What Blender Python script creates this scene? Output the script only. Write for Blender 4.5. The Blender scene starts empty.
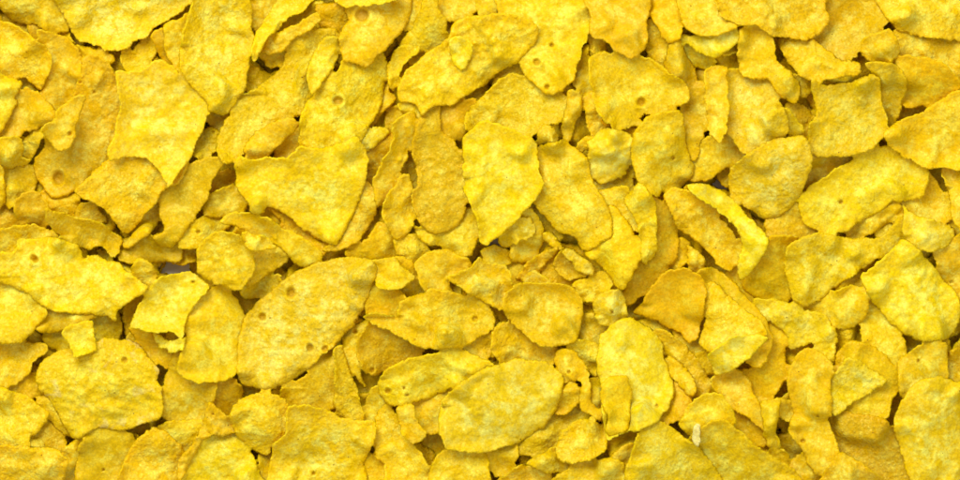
import bpy, math, random, time
import numpy as np
from mathutils import Vector
from mathutils.geometry import delaunay_2d_cdt

S = 0.00027                      # metres per picture unit (a large flake is about 3.5 cm long)
CX, CY = 480.0, 240.0
DEBUG = False
scene = bpy.context.scene
col = scene.collection

# ------------------------------------------------------------------ camera
DIST = 2.2
ZREF = 42 * S
cam = bpy.data.cameras.new('camera')
camo = bpy.data.objects.new('camera', cam)
col.objects.link(camo)
camo.location = (0, 0, ZREF + DIST)
cam.sensor_width = 36
cam.lens = 36 * DIST / (960 * S)
cam.clip_start = 0.05
cam.clip_end = 50
scene.camera = camo

# ------------------------------------------------------------------ light
scene.view_settings.view_transform = 'Standard'
scene.view_settings.look = 'None'
scene.view_settings.exposure = 0.0
scene.view_settings.gamma = 1.0
world = bpy.data.worlds.new('World')
scene.world = world
world.use_nodes = True
world.node_tree.nodes['Background'].inputs[0].default_value = (1.0, 0.96, 0.84, 1)
world.node_tree.nodes['Background'].inputs[1].default_value = 0.50

def softbox(name, loc, size, power, color=(1, 1, 1), shape='RECTANGLE', sy=None):
    l = bpy.data.lights.new(name, 'AREA')
    l.shape = shape
    l.size = size
    l.size_y = sy or size
    l.energy = power
    l.color = color
    o = bpy.data.objects.new(name, l)
    col.objects.link(o)
    o.location = loc
    o.rotation_euler = (-Vector(loc)).to_track_quat('-Z', 'Y').to_euler()
    return o
softbox('key_softbox', (-0.45, 0.85, 1.05), 0.85, 21.5, (1.0, 0.985, 0.90))
softbox('fill_softbox', (0.9, -0.3, 1.1), 0.9, 3.0, (1.0, 0.97, 0.90))

# ------------------------------------------------------------------ materials
class NT:
    def __init__(s, m):
        m.use_nodes = True
        s.t = m.node_tree; s.n = s.t.nodes; s.l = s.t.links
        s.b = s.n['Principled BSDF']
    def node(s, typ, **kw):
        n = s.n.new(typ)
        for k, v in kw.items(): setattr(n, k, v)
        return n
    def link(s, a, b): s.l.new(a, b)
    def math(s, op, a, b=None, c=None, clamp=False):
        n = s.node('ShaderNodeMath', operation=op, use_clamp=clamp)
        for i, v in enumerate((a, b, c)):
            if v is None: continue
            if isinstance(v, (int, float)): n.inputs[i].default_value = v
            else: s.link(v, n.inputs[i])
        return n.outputs[0]
    def mix(s, f, a, b, mode='MIX'):
        n = s.node('ShaderNodeMix', data_type='RGBA', blend_type=mode)
        for i, v in ((0, f), (6, a), (7, b)):
            if isinstance(v, (int, float)): n.inputs[i].default_value = v
            elif isinstance(v, tuple): n.inputs[i].default_value = (*v, 1)
            else: s.link(v, n.inputs[i])
        return n.outputs[2]
    def noise(s, vec, scale, detail=2, rough=.5, dist=0):
        n = s.node('ShaderNodeTexNoise')
        s.link(vec, n.inputs['Vector'])
        n.inputs['Scale'].default_value = scale
        n.inputs['Detail'].default_value = detail
        n.inputs['Roughness'].default_value = rough
        n.inputs['Distortion'].default_value = dist
        return n.outputs[0]
    def ramp(s, v, lo, hi, a=0.0, b=1.0):
        n = s.node('ShaderNodeMapRange', interpolation_type='SMOOTHSTEP')
        s.link(v, n.inputs[0])
        for i, x in enumerate((lo, hi, a, b)): n.inputs[i + 1].default_value = x
        return n.outputs[0]

def flake_material(name, base, pale, toast, pale_amt=0.5, toast_amt=0.5, bump=1.0, rough=0.38, patch=0.0):
    m = bpy.data.materials.new(name)
    t = NT(m)
    tc = t.node('ShaderNodeTexCoord')
    oi = t.node('ShaderNodeObjectInfo')
    sc = t.node('ShaderNodeVectorMath', operation='SCALE'); sc.inputs[3].default_value = 1 / S
    t.link(tc.outputs['Object'], sc.inputs[0])
    off = t.node('ShaderNodeCombineXYZ')
    r1 = t.math('MULTIPLY', oi.outputs['Random'], 917.0)
    r2 = t.math('MULTIPLY', oi.outputs['Random'], 431.0)
    t.link(r1, off.inputs[0]); t.link(r2, off.inputs[1])
    ad = t.node('ShaderNodeVectorMath', operation='ADD')
    t.link(sc.outputs[0], ad.inputs[0]); t.link(off.outputs[0], ad.inputs[1])
    v = ad.outputs[0]
    big = t.noise(v, 0.035, 3, .55, .4)
    mid = t.noise(v, 0.13, 3, .6, .3)
    fine = t.noise(v, 0.42, 3, .65)
    vor = t.node('ShaderNodeTexVoronoi'); t.link(v, vor.inputs['Vector'])
    vor.feature = 'SMOOTH_F1'; vor.inputs['Smoothness'].default_value = .35
    vor.inputs['Scale'].default_value = 0.21; vor.inputs['Randomness'].default_value = 1
    cell = t.ramp(vor.outputs['Distance'], 0.75, 0.15)          # 1 at blister centres
    # colour: toasted patches, pale endosperm over the blisters, tiny brown specks
    p = t.math('MULTIPLY', t.ramp(mid, .42, .72), t.math('ADD', t.math('MULTIPLY', cell, .6), .4))
    at = t.node('ShaderNodeAttribute', attribute_name='core')
    core = at.outputs['Fac']
    zone = t.math('MULTIPLY', core, t.ramp(t.noise(v, 0.05, 3, .55, .5), .36, .60))      # thick, puffed middle of the flake
    p = t.math('MULTIPLY', t.math('ADD', t.math('MULTIPLY', p, .35), t.math('MULTIPLY', zone, t.ramp(mid, .30, .64))), pale_amt)
    c = t.mix(p, base, pale)
    v2 = t.node('ShaderNodeTexVoronoi'); t.link(v, v2.inputs['Vector'])
    v2.inputs['Scale'].default_value = 0.33
    gr = t.math('MULTIPLY', t.ramp(v2.outputs['Distance'], .46, .14), t.ramp(mid, .36, .60))
    c = t.mix(t.math('MULTIPLY', gr, t.math('ADD', t.math('MULTIPLY', zone, .85), .14)), c, tuple(min(.93, q * 1.04 + .015) for q in pale))
    c = t.mix(t.math('MULTIPLY', t.math('MAXIMUM', t.ramp(big, .50, .78), t.ramp(core, .30, 0.0, 0, .8)), toast_amt), c, toast)
    if patch:
        pn = t.ramp(t.noise(v, 0.055, 2, .4, .8), .56, .70)
        c = t.mix(t.math('MULTIPLY', t.math('MULTIPLY', pn, t.ramp(mid, .35, .5)), patch), c, (0.88, 0.80, 0.40))
    grain = t.ramp(fine, .36, .66, .88, 1.08)
    gm = t.node('ShaderNodeCombineColor'); 
    for i in range(3): t.link(grain, gm.inputs[i])
    c = t.mix(1.0, c, gm.outputs[0], 'MULTIPLY')
    var = t.math('ADD', t.math('MULTIPLY', oi.outputs['Random'], 0.16), 0.92)
    hsv = t.node('ShaderNodeHueSaturation')
    t.link(c, hsv.inputs['Color']); t.link(var, hsv.inputs['Value'])
    w = t.node('ShaderNodeTexWhiteNoise', noise_dimensions='1D'); t.link(oi.outputs['Random'], w.inputs['W'])
    t.link(t.math('ADD', t.math('MULTIPLY', w.outputs['Value'], 0.012), 0.494), hsv.inputs['Hue'])
    c = hsv.outputs[0]
    pit = t.node('ShaderNodeAttribute', attribute_name='pit').outputs['Fac']
    c = t.mix(t.math('MULTIPLY', pit, .8), c, (0.56, 0.32, 0.003))
    sp = t.node('ShaderNodeTexVoronoi'); t.link(v, sp.inputs['Vector'])
    sp.inputs['Scale'].default_value = 0.085
    spk = t.math('MULTIPLY', t.ramp(sp.outputs['Distance'], 0.085, 0.04), t.ramp(big, .5, .56))
    c = t.mix(t.math('MULTIPLY', spk, .75), c, (0.22, 0.085, 0.008))
    t.link(c, t.b.inputs['Base Color'])
    t.link(t.ramp(fine, .3, .7, rough + .12, rough - .12), t.b.inputs['Roughness'])
    t.b.inputs['IOR'].default_value = 1.45
    t.b.inputs['Specular IOR Level'].default_value = 0.28
    t.b.inputs['Specular Tint'].default_value = (1.0, 0.86, 0.42, 1)
    t.b.inputs['Subsurface Weight'].default_value = 0.6
    t.b.inputs['Subsurface Radius'].default_value = (0.0013, 0.0013, 0.0003)
    t.b.inputs['Subsurface Scale'].default_value = 0.8
    # micro relief
    h1 = t.math('MULTIPLY', cell, 1.0)
    h2 = t.math('MULTIPLY', fine, 0.25)
    h3 = t.math('MULTIPLY', t.noise(v, 1.1, 2, .6), 0.12)
    h = t.math('ADD', t.math('ADD', h1, h2), t.math('ADD', h3, t.math('MULTIPLY', t.ramp(v2.outputs['Distance'], .6, .0), .85)))
    b = t.node('ShaderNodeBump'); b.inputs['Strength'].default_value = 1.0
    b.inputs['Distance'].default_value = 0.42 * S * bump
    t.link(t.math('ADD', t.math('MULTIPLY', t.math('FRACT', t.math('MULTIPLY', oi.outputs['Random'], 37.3)), .8), .4), b.inputs['Strength'])
    t.link(h, b.inputs['Height']); t.link(b.outputs[0], t.b.inputs['Normal'])
    return m

BASE = (0.785, 0.512, 0.001); PALE = (0.90, 0.765, 0.09); TOAST = (0.76, 0.425, 0.001)
MATS = {
    'N': flake_material('flake_golden', BASE, PALE, TOAST, .8, .35, 1.0),
    'Y': flake_material('flake_bright_yellow', (0.82, 0.560, 0.001), (0.91, 0.79, 0.11), (0.79, 0.465, 0.001), .95, .35, 1.0),
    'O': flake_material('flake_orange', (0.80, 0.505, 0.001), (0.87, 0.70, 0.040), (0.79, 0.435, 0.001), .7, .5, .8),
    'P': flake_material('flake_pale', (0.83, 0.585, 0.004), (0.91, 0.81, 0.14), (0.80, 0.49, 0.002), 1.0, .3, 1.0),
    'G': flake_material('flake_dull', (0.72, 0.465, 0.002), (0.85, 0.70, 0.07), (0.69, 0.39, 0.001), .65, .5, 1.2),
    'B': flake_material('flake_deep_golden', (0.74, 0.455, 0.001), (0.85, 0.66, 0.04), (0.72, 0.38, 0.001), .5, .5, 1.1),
    'W': flake_material('flake_white_chip', (0.86, 0.74, 0.22), (0.9, 0.84, 0.45), (0.84, 0.7, 0.2), .8, .2, 1.0),
    'K': flake_material('flake_knobbly', (0.80, 0.575, 0.002), (0.90, 0.78, 0.07), (0.78, 0.48, 0.003), .9, .4, 1.1, patch=.3),
}

# ------------------------------------------------------------------ noise
rng = np.random.RandomState(7)
LAT = rng.rand(256, 256).astype(np.float32)
def vnoise(x, y):
    xi = np.floor(x).astype(int); yi = np.floor(y).astype(int)
    fx = x - xi; fy = y - yi
    fx = fx * fx * fx * (fx * (fx * 6 - 15) + 10); fy = fy * fy * fy * (fy * (fy * 6 - 15) + 10)
    a = LAT[yi & 255, xi & 255]; b = LAT[yi & 255, (xi + 1) & 255]
    c = LAT[(yi + 1) & 255, xi & 255]; d = LAT[(yi + 1) & 255, (xi + 1) & 255]
    return (a + (b - a) * fx + (c - a) * fy + (a - b - c + d) * fx * fy) * 2 - 1
def cellnoise(x, y):
    """distance to the nearest of jittered points: round blisters"""
    xi = np.floor(x).astype(int); yi = np.floor(y).astype(int)
    best = np.full(x.shape, 9.0)
    for dx in (-1, 0, 1):
        for dy in (-1, 0, 1):
            cx = xi + dx; cy = yi + dy
            px = cx + LAT[cy & 255, cx & 255]; py = cy + LAT[(cy + 91) & 255, (cx + 37) & 255]
            best = np.minimum(best, (px - x) ** 2 + (py - y) ** 2)
    return np.sqrt(best)

def blur(a, r):
    k = np.exp(-0.5 * (np.arange(-int(3 * r), int(3 * r) + 1) / r) ** 2); k /= k.sum()
    n = len(k) // 2
    p = np.pad(a, ((n, n), (0, 0)), mode='edge'); a = sum(k[i] * p[i:i + a.shape[0]] for i in range(len(k)))
    p = np.pad(a, ((0, 0), (n, n)), mode='edge'); return sum(k[i] * p[:, i:i + a.shape[1]] for i in range(len(k)))
def maxf(a, r):
    p = np.pad(a, ((r, r), (0, 0)), mode='edge'); a = np.max([p[i:i + a.shape[0]] for i in range(2 * r + 1)], axis=0)
    p = np.pad(a, ((0, 0), (r, r)), mode='edge'); return np.max([p[:, i:i + a.shape[1]] for i in range(2 * r + 1)], axis=0)

# ------------------------------------------------------------------ outline
def catmull(P, step):
    P = np.array(P, float); n = len(P); out = []
    for i in range(n):
        p0, p1, p2, p3 = P[i - 1], P[i], P[(i + 1) % n], P[(i + 2) % n]
        L = np.linalg.norm(p2 - p1); m = max(1, int(round(L / step)))
        for j in range(m):
            u = j / m
            q = 0.5 * ((2 * p1) + (-p0 + p2) * u + (2 * p0 - 5 * p1 + 4 * p2 - p3) * u * u + (-p0 + 3 * p1 - 3 * p2 + p3) * u ** 3)
            out.append(0.75 * q + 0.25 * (p1 + (p2 - p1) * u))
    return np.array(out)
def ragged(P, seed, amp):
    Q = catmull(P, 1.3); n = len(Q)
    t = np.roll(Q, -1, 0) - np.roll(Q, 1, 0); nn = np.stack([t[:, 1], -t[:, 0]], 1)
    nn /= np.linalg.norm(nn, axis=1)[:, None] + 1e-9
    s = np.arange(n) * 1.3
    sx = seed * 13.7
    w = np.minimum(1, (n - np.arange(n)) / 8.0) * np.minimum(1, np.arange(n) / 8.0)
    gate = 0.45 + 0.9 * (vnoise(s / 30 + sx, s * 0 + 9.5) * .5 + .5)
    d = (vnoise(s / 9 + sx, s * 0 + 3.1) * 1.0 + vnoise(s / 3.6 + sx, s * 0 + 5.7) * 0.9 * gate + vnoise(s / 1.7 + sx, s * 0 + 1.2) * 0.5 * gate) * amp * w
    return Q + nn * d[:, None]
def inside(P, X, Y):
    r = np.zeros(X.shape, bool); n = len(P)
    for i in range(n):
        x1, y1 = P[i - 1]; x2, y2 = P[i]
        if y1 == y2: continue
        c = ((y1 > Y) != (y2 > Y)) & (X < (x2 - x1) * (Y - y1) / (y2 - y1) + x1)
        r ^= c
    return r
def edgedist(P, X, Y):
    d = np.full(X.shape, 1e9); n = len(P)
    for i in range(0, n, 2):
        d = np.minimum(d, (P[i, 0] - X) ** 2 + (P[i, 1] - Y) ** 2)
    return np.sqrt(d)

# ------------------------------------------------------------------ height field of the heap (picture units)
X0, Y0, GW, GH = -110, -110, 1180, 700
H = np.zeros((GH, GW))
ID = np.zeros((GH, GW), int)
THICK = 2.2

def bil(A, x, y):
    x = np.clip(x, 0, A.shape[1] - 1.001); y = np.clip(y, 0, A.shape[0] - 1.001)
    xi = x.astype(int); yi = y.astype(int); fx = x - xi; fy = y - yi
    return A[yi, xi] * (1 - fx) * (1 - fy) + A[yi, xi + 1] * fx * (1 - fy) + A[yi + 1, xi] * (1 - fx) * fy + A[yi + 1, xi + 1] * fx * fy

def make_flake(pts, seed, k=5, axis=None, tilt=None, holes=(), wr=0, mat='N', label='', group='', amp=1.05, spacing=1.45, lift=0.0, name='corn_flake'):
    rnd = random.Random(seed * 7 + 1)
    P = ragged(pts, seed, amp)
    P[:, 0] = np.clip(P[:, 0], X0 + 6, X0 + GW - 8); P[:, 1] = np.clip(P[:, 1], Y0 + 6, Y0 + GH - 8)
    c = P.mean(0)
    bx0, by0 = np.floor(P.min(0)).astype(int) - 4; bx1, by1 = np.ceil(P.max(0)).astype(int) + 5
    gx, gy = np.meshgrid(np.arange(bx0, bx1), np.arange(by0, by1))
    gx = gx.astype(float); gy = gy.astype(float)
    M = inside(P, gx, gy)
    Hs = H[by0 - Y0:by1 - Y0, bx0 - X0:bx1 - X0]
    # principal axes for the bend of the flake
    D = P - c
    w_, V = np.linalg.eigh(D.T @ D / len(D))
    if axis is None: ax = V[:, 1]
    else: ax = np.array([math.cos(math.radians(axis)), -math.sin(math.radians(axis))])
    cr = np.array([-ax[1], ax[0]])
    u = (gx - c[0]) * ax[0] + (gy - c[1]) * ax[1]; v = (gx - c[0]) * cr[0] + (gy - c[1]) * cr[1]
    du = D @ ax; dv = D @ cr
    ru = max(6, np.percentile(abs(du), 92)); rv = max(4, np.percentile(abs(dv), 92))
    flat = 0.25 if axis is not None else 0.6
    small = (P[:, 0].max() - P[:, 0].min()) * (P[:, 1].max() - P[:, 1].min()) < 2600
    k = k * (rnd.uniform(1.1, 2.0) if small else rnd.uniform(.9, 1.4))
    if 0 < k < 9 and rnd.random() < .4: k = -k
    shape = -k * (np.clip(v / rv, -1.6, 1.6) ** 2) - k * flat * (np.clip(u / ru, -1.6, 1.6) ** 2)
    tw = rnd.uniform(-1, 1) * 0.35 * abs(k)
    shape += tw * (u / ru) * (v / rv)
    # large irregular buckles
    o1, o2 = rnd.uniform(0, 200), rnd.uniform(0, 200)
    R = math.sqrt(ru * rv)
    shape += vnoise(gx / (R * .75) + o1, gy / (R * .75) + o2) * min(6.0, R * .15)
    shape += vnoise(gx / 15 + o2, gy / 15 + o1) * min(1.5, R * .05)
    if tilt is None:
        a = rnd.uniform(0, 360); sl = rnd.uniform(0.12, 0.42) if small else rnd.uniform(0.04, 0.16)
    else: a, sl = tilt
    a = math.radians(a)
    shape += ((gx - c[0]) * math.cos(a) - (gy - c[1]) * math.sin(a)) * sl
    # settle on what lies below
    A = np.stack([gx[M] - c[0], gy[M] - c[1], np.ones(M.sum())], 1)
    res = Hs[M]
    co, *_ = np.linalg.lstsq(A, res, rcond=None)
    g = co[:2]; gl = np.hypot(*g)
    if gl > 0.45: g = g * 0.45 / gl
    g = g * 0.7
    z = shape + (gx - c[0]) * g[0] + (gy - c[1]) * g[1]
    z += np.percentile((Hs - z)[M], 82) + THICK * 0.6 + lift
    pen = np.where(M, Hs + THICK * 0.9 - z, -50)
    pen = np.maximum(pen, 0)
    corr = blur(maxf(pen, 3), 2.6)
    z = np.where(M, np.maximum(z + corr, Hs + THICK * .8), z + corr)
    z = np.maximum(z, THICK * .6)
    # blisters, pits and fine relief
    dE = edgedist(P, gx, gy)
    fade = np.clip(dE / 4, 0, 1)
    b1 = np.clip(1 - cellnoise(gx / 8.0 + o1 * 3, gy / 8.0 + o2 * 3) / .66, 0, 1)
    b2 = np.clip(1 - cellnoise(gx / 5.2 + o2 * 3, gy / 5.2 + o1 * 3) / .62, 0, 1)
    gate = np.clip(vnoise(gx / 24 + o2, gy / 24 + 7) * .9 + .55, 0, 1.3)
    amp1 = 1.0 + 0.9 * wr
    det = (b1 ** .8 * 1.15 * gate + b2 ** .8 * 0.32) * amp1 * (0.45 + .55 * fade)
    det += vnoise(gx / 5.5 + o1, gy / 5.5) * 0.12 * amp1 + vnoise(gx / 2.6, gy / 2.6 + o1) * 0.06 * amp1
    # fine creases along the long axis
    det += (vnoise(u / 26 + o1, v / 4.2 + o2)) * (0.45 + .5 * wr) * np.clip(vnoise(gx / 40 + 3, gy / 40 + o1) + .3, 0, 1)
    # curled rim
    rimamt = vnoise(np.arctan2(gy - c[1], gx - c[0]) * 1.3 + o1 + 40, gx * 0 + o2)
    det += np.clip(1 - dE / 10, 0, 1) ** 2 * (rimamt + .3) * 3.0
    # stretches of the rim curl up, others droop
    det += np.clip(1 - dE / min(15, .6 * R), 0, 1) ** 1.7 * (np.clip(rimamt - .12, 0, 1) * 9.0 - np.clip(-rimamt - .3, 0, 1) * 4.0) * min(1, R / 26)
    det -= det[M].mean()
    z = z + det
    pitm = np.zeros_like(z)
    for hx, hy, hr in holes:
        d = np.hypot((gx - hx) * (1 + .12 * math.sin(hx)), (gy - hy) * (1 + .12 * math.cos(hy))) / hr
        z -= (2.6 + hr * 0.35) * np.clip(1.1 - d, 0, .35) / .35
        pitm = np.maximum(pitm, np.clip(1.1 - d, 0, .3) / .3)
        z += 0.9 * np.exp(-((d - 1.35) / .28) ** 2)
    # mesh
    sp = spacing
    hx = np.arange(bx0, bx1, sp); hy = np.arange(by0, by1, sp * .866)
    qx, qy = np.meshgrid(hx, hy); qx[1::2] += sp / 2
    qx = qx.ravel(); qy = qy.ravel()
    js = np.random.RandomState(seed)
    qx = qx + js.uniform(-.2, .2, len(qx)); qy = qy + js.uniform(-.2, .2, len(qy))
    ok = inside(P, qx, qy); qx = qx[ok]; qy = qy[ok]
    ed = edgedist(P, qx, qy); ok = ed > sp * .75; qx = qx[ok]; qy = qy[ok]
    nb = len(P)
    pts2 = [Vector((x, y)) for x, y in P] + [Vector((x, y)) for x, y in zip(qx, qy)]
    vs, es, fs, ov, oe, of = delaunay_2d_cdt(pts2, [(i, (i + 1) % nb) for i in range(nb)], [], 1, 1e-5)
    VV = np.array([(p.x, p.y) for p in vs])
    F = np.array([f[:3] for f in fs])
    a_, b_, c_ = VV[F[:, 0]], VV[F[:, 1]], VV[F[:, 2]]
    ar = (b_[:, 0] - a_[:, 0]) * (c_[:, 1] - a_[:, 1]) - (b_[:, 1] - a_[:, 1]) * (c_[:, 0] - a_[:, 0])
    F = F[abs(ar) > 1e-7]; ar = ar[abs(ar) > 1e-7]
    # boundary vertices by edge count
    E = np.sort(np.concatenate([F[:, [0, 1]], F[:, [1, 2]], F[:, [2, 0]]]), 1)
    ue, cnt = np.unique(E, axis=0, return_counts=True)
    bnd = np.zeros(len(VV), bool); bnd[ue[cnt == 1].ravel()] = True
    F = np.where((ar > 0)[:, None], F[:, ::-1], F)      # picture y runs down: flip for upward normals
    # thin flakes with through holes
    zz = bil(z, VV[:, 0] - bx0, VV[:, 1] - by0)
    gy_, gx_ = np.gradient(blur(z, 1.2))
    nx = -bil(gx_, VV[:, 0] - bx0, VV[:, 1] - by0); ny = -bil(gy_, VV[:, 0] - bx0, VV[:, 1] - by0)
    nl = np.sqrt(nx * nx + ny * ny + 1); nx /= nl; ny /= nl; nz = 1 / nl
    dd = np.where(bnd, 0, edgedist(P, VV[:, 0], VV[:, 1]))
    th = THICK * .5 * np.sqrt(np.clip(1 - (1 - np.clip(dd / 1.7, 0, 1)) ** 2, 0, 1)) * .98
    used = np.unique(F)
    remap = -np.ones(len(VV), int); remap[used] = np.arange(len(used))
    n = len(used)
    top = np.stack([VV[:, 0] + nx * th * .3, VV[:, 1] + ny * th * .3, zz + nz * th], 1)[used]
    lowmap = -np.ones(len(VV), int)
    inn = used[~bnd[used]]
    lowmap[inn] = n + np.arange(len(inn)); lowmap[bnd] = remap[bnd]
    bot = np.stack([VV[:, 0] - nx * th * .3, VV[:, 1] - ny * th * .3, zz - nz * th], 1)[inn]
    AV = np.concatenate([top, bot])
    AF = np.concatenate([remap[F], lowmap[F][:, ::-1]])
    AV[:, 0] -= c[0]; AV[:, 1] = -(AV[:, 1] - c[1])
    z0 = zz[used].mean()
    AV[:, 2] -= z0
    AV *= S
    me = bpy.data.meshes.new(name)
    me.vertices.add(len(AV)); me.vertices.foreach_set('co', AV.astype(np.float32).ravel())
    me.loops.add(AF.size); me.loops.foreach_set('vertex_index', AF.astype(np.int32).ravel())
    me.polygons.add(len(AF)); me.polygons.foreach_set('loop_start', (np.arange(len(AF)) * 3).astype(np.int32))
    me.polygons.foreach_set('use_smooth', np.ones(len(AF), bool))
    me.update(calc_edges=True); me.validate()
    me.materials.append(MATS[mat])
    cd = np.clip(edgedist(P, VV[used, 0], VV[used, 1]) / max(7, .55 * rv), 0, 1) * ~bnd[used]
    at = me.attributes.new('core', 'FLOAT', 'POINT')
    at.data.foreach_set('value', np.concatenate([cd, cd[~bnd[used]]]).astype(np.float32))
    if holes:
        cd = bil(pitm, VV[used, 0] - bx0, VV[used, 1] - by0)
        at = me.attributes.new('pit', 'FLOAT', 'POINT')
        at.data.foreach_set('value', np.concatenate([cd, cd[~bnd[used]]]).astype(np.float32))
    o = bpy.data.objects.new(name, me)
    o.location = ((c[0] - CX) * S, -(c[1] - CY) * S, z0 * S)
    o['sid'] = seed; o['label'] = label; o['category'] = 'corn flake'
    if group: o['group'] = group
    col.objects.link(o)
    Hn = np.where(M, np.maximum(Hs, z + THICK * .5), Hs)
    H[by0 - Y0:by1 - Y0, bx0 - X0:bx1 - X0] = Hn
    ids = ID[by0 - Y0:by1 - Y0, bx0 - X0:bx1 - X0]; ids[M] = seed
    return o

def blob(cx, cy, r, rnd):
    a0 = rnd.uniform(0, math.pi); e = rnd.uniform(.6, .95); n = 11; out = []
    for i in range(n):
        t = i / n * 2 * math.pi; rr = r * rnd.uniform(.86, 1.12)
        x = math.cos(t) * rr; y = math.sin(t) * rr * e
        out.append((cx + x * math.cos(a0) - y * math.sin(a0), cy + x * math.sin(a0) + y * math.cos(a0)))
    return out

# ------------------------------------------------------------------ setting: the pale surface under the heap
me = bpy.data.meshes.new('table_surface')
W = 1.6
me.from_pydata([(-W, -W, 0), (W, -W, 0), (W, W, 0), (-W, W, 0)], [], [(0, 1, 2, 3)])
tm = bpy.data.materials.new('pale_grey_surface'); t = NT(tm)
tcn = t.node('ShaderNodeTexCoord')
nf = t.noise(tcn.outputs['Object'], 400, 4, .6)
t.link(t.mix(nf, (0.84, 0.80, 0.66), (0.90, 0.86, 0.74)), t.b.inputs['Base Color'])
t.b.inputs['Roughness'].default_value = .6
me.materials.append(tm)
tab = bpy.data.objects.new('table_surface', me); tab['kind'] = 'structure'
tab['label'] = 'pale grey surface showing in small gaps between the flakes'
col.objects.link(tab)

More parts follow.
